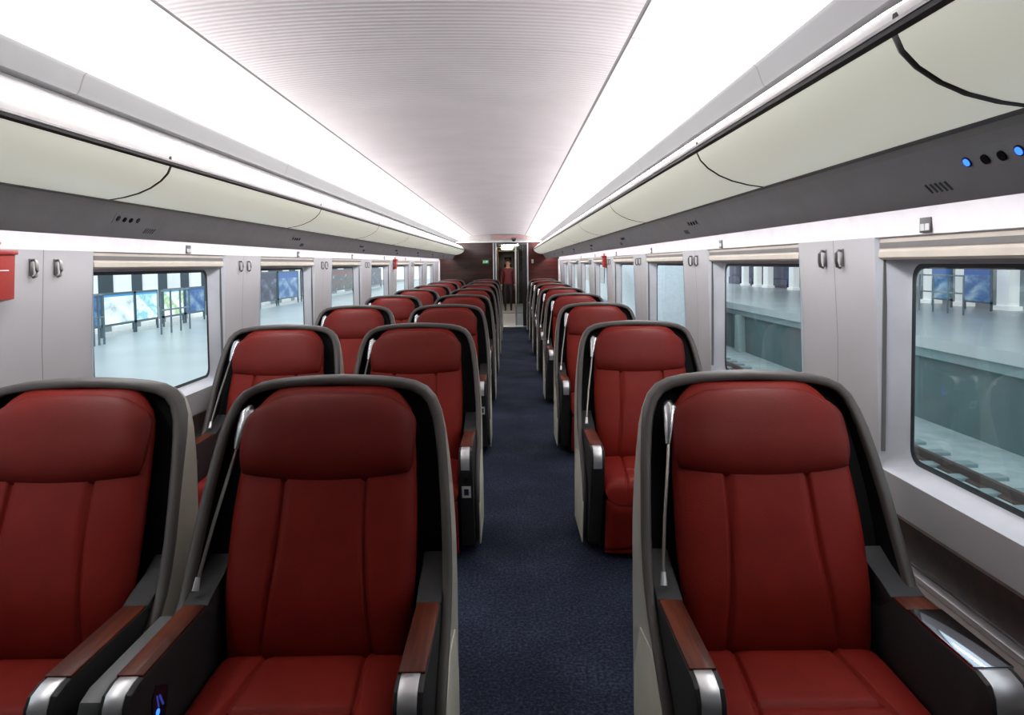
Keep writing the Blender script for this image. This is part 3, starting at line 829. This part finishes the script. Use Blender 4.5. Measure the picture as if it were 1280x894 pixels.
# lit posters and columns on the left platform
def yl(px, X=9.0): return X*880/(638-px)
PST = [poster_mat('poster_sky', (58, 140, 206), [(240, 246, 246), (226, 240, 240), (200, 214, 216), (150, 150, 160)], .7),
       poster_mat('poster_green', (70, 152, 214), [(236, 244, 244), (120, 190, 200), (236, 244, 246), (150, 160, 150)], .7),
       poster_mat('poster_leaf', (96, 170, 220), [(230, 238, 236), (240, 246, 246), (150, 186, 130), (240, 240, 236)], .7),
       poster_mat('poster_blue', (40, 98, 180), [(40, 84, 150), (60, 110, 170), (120, 160, 200), (190, 200, 210)], .2),
       poster_mat('poster_dark', (54, 60, 90), [(40, 44, 62), (60, 60, 84), (84, 90, 120), (150, 160, 180)], .1),
       poster_mat('poster_red', (120, 50, 60), [(130, 60, 70), (96, 90, 90), (60, 66, 70), (170, 180, 184)], .15)]
PPOST = plain('poster_post', (96, 116, 126), .4)
def poster(X, y0, y1, m, label, z0=.30, z1=.95, grp='lit posters along the platforms'):
    r = thing('platform_poster', label, 'poster', (X, (y0+y1)/2, (z0+z1)/2), grp)
    h = (y1-y0)/2; zz = (z1-z0)/2
    s = 1 if X < 0 else -1
    build('poster_panel', BX(min(0, .03*s), max(0, .03*s), -h+.03, h-.03, -zz, zz), m, r)
    b = bmesh.new()
    for yy in (-h, h-.03): box(b, -.02, .04, yy, yy+.03, -zz-(z0-.02 if X < 0 else z0-.1), zz+.04)
    box(b, -.02, .04, -h, h, zz, zz+.05); box(b, -.02, .04, -h, h, -zz-.05, -zz)
    build('poster_frame', b, PPOST, r)
for k, (a, b, m, w) in enumerate(((107, 124, 3, 'blue poster board with pale emblem left of the white posters'), (126, 165.5, 0, 'white poster board with blue top strip, widest in the first left window'),
        (167, 195, 1, 'white poster board with blue top and teal picture, middle of the first left window'), (202, 228, 2, 'white poster board with green picture, right in the first left window'),
        (230, 254, 3, 'dull blue poster board at the right edge of the first left window'))):
    poster(-9.0, yl(a), yl(b), PST[m], w)
for k, (a, b, m) in enumerate(((324, 345, 4), (347, 372, 3), (376, 398, 4), (412, 441, 5), (452, 476, 4))):
    poster(-9.0, yl(a), yl(b), PST[m], '%s poster board seen through the %s left window' % (['dark', 'blue', 'dim', 'red', 'grey'][k], ['second', 'second', 'second', 'third', 'fourth'][k]), .3, 1.3)
WCOL = plain('white_column_glow', (244, 246, 246), .4, emit=.4)  # columns brightened by a glow added to their white
for k, (a, b) in enumerate(((100, 123), (146, 165), (182, 198), (213, 226), (240, 252), (330, 336), (356, 362), (372, 376), (424, 430))):
    ya, yb = yl(a, 9.6), yl(b, 9.6)
    bm = prism(bmesh.new(), [(ya, .02), (ya, 4.6), (yb, 4.6), (yb, .02)], 'x', -9.69, -9.6, 0, .02)
    box(bm, -9.73, -9.56, ya-.06, yb+.06, 0, .14, .01); box(bm, -9.73, -9.56, ya-.06, yb+.06, 4.5, 4.7, .01)
    o = build('platform_column', bm, WCOL); tag(o, 'white square column behind the posters outside the left windows, %s' % OB[k], 'column', 'white columns on the left platform')
RAILM = plain('rail_tube', (120, 138, 146), .35, metal=.5)
def railing(X, y0, y1, label):
    bm = bmesh.new(); z = .02 if X < 0 else .1
    n = 3
    for k in range(n+1):
        y = y0+(y1-y0)*k/n; tube(bm, [(X, y, z), (X, y, z+1.02)], .022, 8)
    for h in (1.0, .55): tube(bm, [(X, y0, z+h), (X, y1, z+h)], .02, 8)
    o = build('platform_railing', bm, RAILM); tag(o, label, 'railing', 'platform railings')
railing(-8.2, yl(128, 8.2), yl(108, 8.2)+.01, 'grey tube railing on the left platform before the blue poster')
railing(-8.0, yl(200, 8), yl(236, 8), 'grey tube railing on the left platform before the green poster')
# right platform: posters, columns, dark hoardings
def yr(px, X): return X*880/(px-638)
for k, (a, b, m) in enumerate(((1215, 1166, 3), (1238, 1210, 3))[:0] or ((1190, 1166, 3), (1240, 1206, 0))):
    poster(13.0, yr(a, 13), yr(b, 13), PST[3], ['blue landscape poster on the right platform, left in the nearest window', 'blue landscape poster on the right platform, right in the nearest window'][k], .35, 1.25)
for k, (a, b) in enumerate(((1204, 1194), (1164, 1154), (1262, 1246), (960, 954), (946, 942), (930, 927), (992, 986))):
    ya, yb = yr(a, 13.6), yr(b, 13.6)
    bm = BX(13.6, 13.9, ya, yb, .1, 5.2, .02); box(bm, 13.55, 13.95, ya-.06, yb+.06, .1, .22, .01); box(bm, 13.55, 13.95, ya-.06, yb+.06, 5.1, 5.3, .01)
    o = build('platform_column', bm, WCOL); tag(o, 'pale square column on the platform outside the right windows, number %s counted from the photo edge' % ['two', 'three', 'one', 'five', 'six', 'seven', 'four'][k], 'column', 'columns on the right platform')
HOARD = plain('purple_hoarding', (62, 56, 92), .4, noise=.3, nscale=.8)
for k, (a, b) in enumerate(((1003, 992), (985, 962), (953, 947), (941, 931), (926, 912))):
    ya, yb = yr(a, 14.2), yr(b, 14.2)
    bm = BX(14.2, 14.3, ya, yb, .55, 3.6, .01); box(bm, 14.15, 14.35, ya, yb, .1, .55)
    o = build('platform_hoarding', bm, HOARD); tag(o, 'dark purple hoarding behind the columns in the second right window, %s' % OB[k], 'hoarding', 'purple hoardings on the right platform')
railing(11.5, yr(1205, 11.5), yr(1150, 11.5), 'thin grey railing on the right platform before the blue posters')
# canopy over the right platform with light tubes
o = build('platform_canopy', BX(9, 21.9, 6, 40, 4.6, 4.8), plain('canopy_pale', (150, 166, 176), .6)); tag(o, 'flat pale canopy roof above the right platform', 'canopy')
# white train far along the right platform
def train(x0, x1, y0, y1):
    r = thing('parked_train', 'white high speed train with blue stripe parked beyond the right windows', 'train', ((x0+x1)/2, y0, -1.38))
    w = (x1-x0)/2; L = y1-y0; bm = bmesh.new(); rings = []
    for yy, sc, zz in ((0, .08, .0), (.4, .35, .0), (1.2, .6, .0), (2.5, .8, .0), (4.5, .95, 0), (6.5, 1, 0), (L, 1, 0)):
        rg = []
        for k in range(20):
            a = 2*math.pi*k/20
            cx = math.copysign(abs(math.cos(a))**.5, math.cos(a)); cz = math.copysign(abs(math.sin(a))**.6, math.sin(a))
            hh = 1.75*(sc**.9)
            rg.append(bm.verts.new((cx*w*(.35+.65*sc) if sc < 1 else cx*w, yy, .35+hh+cz*hh)))
        rings.append(rg)
    for p, q in zip(rings, rings[1:]):
        for k in range(20): bm.faces.new((p[k], p[(k+1)%20], q[(k+1)%20], q[k]))
    bm.faces.new(rings[0]); bm.faces.new(rings[-1])
    build('train_body', bm, plain('train_white', (224, 234, 240), .25), r)
    bm = BX(-w-.012, -w+.01, 6.6, L-.2, 1.05, 1.25); build('blue_stripe', bm, plain('train_blue', (60, 96, 168), .3), r)
    bm = BX(-w-.014, -w+.01, 7.5, L-.4, 2.0, 2.7); build('window_band', bm, plain('train_windows', (50, 64, 80), .1), r)
    build('bogie_skirt', BX(-w*.8, w*.8, 2.5, L-.2, 0, .5, .05), plain('train_under', (80, 86, 92), .6), r)
train(4.15, 7.05, 23.5, 62)

# ------------------------------------------------------------------ world, sun, camera
w = bpy.data.worlds.new('sky'); S.world = w; w.use_nodes = True
nt = w.node_tree; bg = nt.nodes['Background']
tc = nt.nodes.new('ShaderNodeTexCoord'); sp = nt.nodes.new('ShaderNodeSeparateXYZ'); rp = nt.nodes.new('ShaderNodeValToRGB')
nt.links.new(tc.outputs['Generated'], sp.inputs[0]); nt.links.new(sp.outputs['Z'], rp.inputs['Fac']); nt.links.new(rp.outputs['Color'], bg.inputs['Color'])
rp.color_ramp.elements[0].color = (.90, .94, .96, 1); rp.color_ramp.elements[1].color = (.74, .84, .93, 1)
bg.inputs['Strength'].default_value = 1.4

cam = bpy.data.cameras.new('camera'); co = bpy.data.objects.new('camera', cam); COL.objects.link(co)
cam.sensor_width = 36; cam.sensor_fit = 'HORIZONTAL'; cam.lens = 36*880/1280
PD = math.radians(2.5); RL = math.radians(.68)
cam.shift_x = 2/1280
cam.shift_y = -(117.5-880*math.tan(PD))/1280
M = Matrix.Rotation(math.pi/2-PD, 4, 'X') @ Matrix.Rotation(-RL, 4, 'Z')
co.matrix_world = Matrix.Translation((0, 0, 1.55)) @ M
cam.clip_start = .02; cam.clip_end = 300
S.camera = co
S.view_settings.view_transform = 'Standard'
S.view_settings.look = 'None'
S.view_settings.exposure = 0
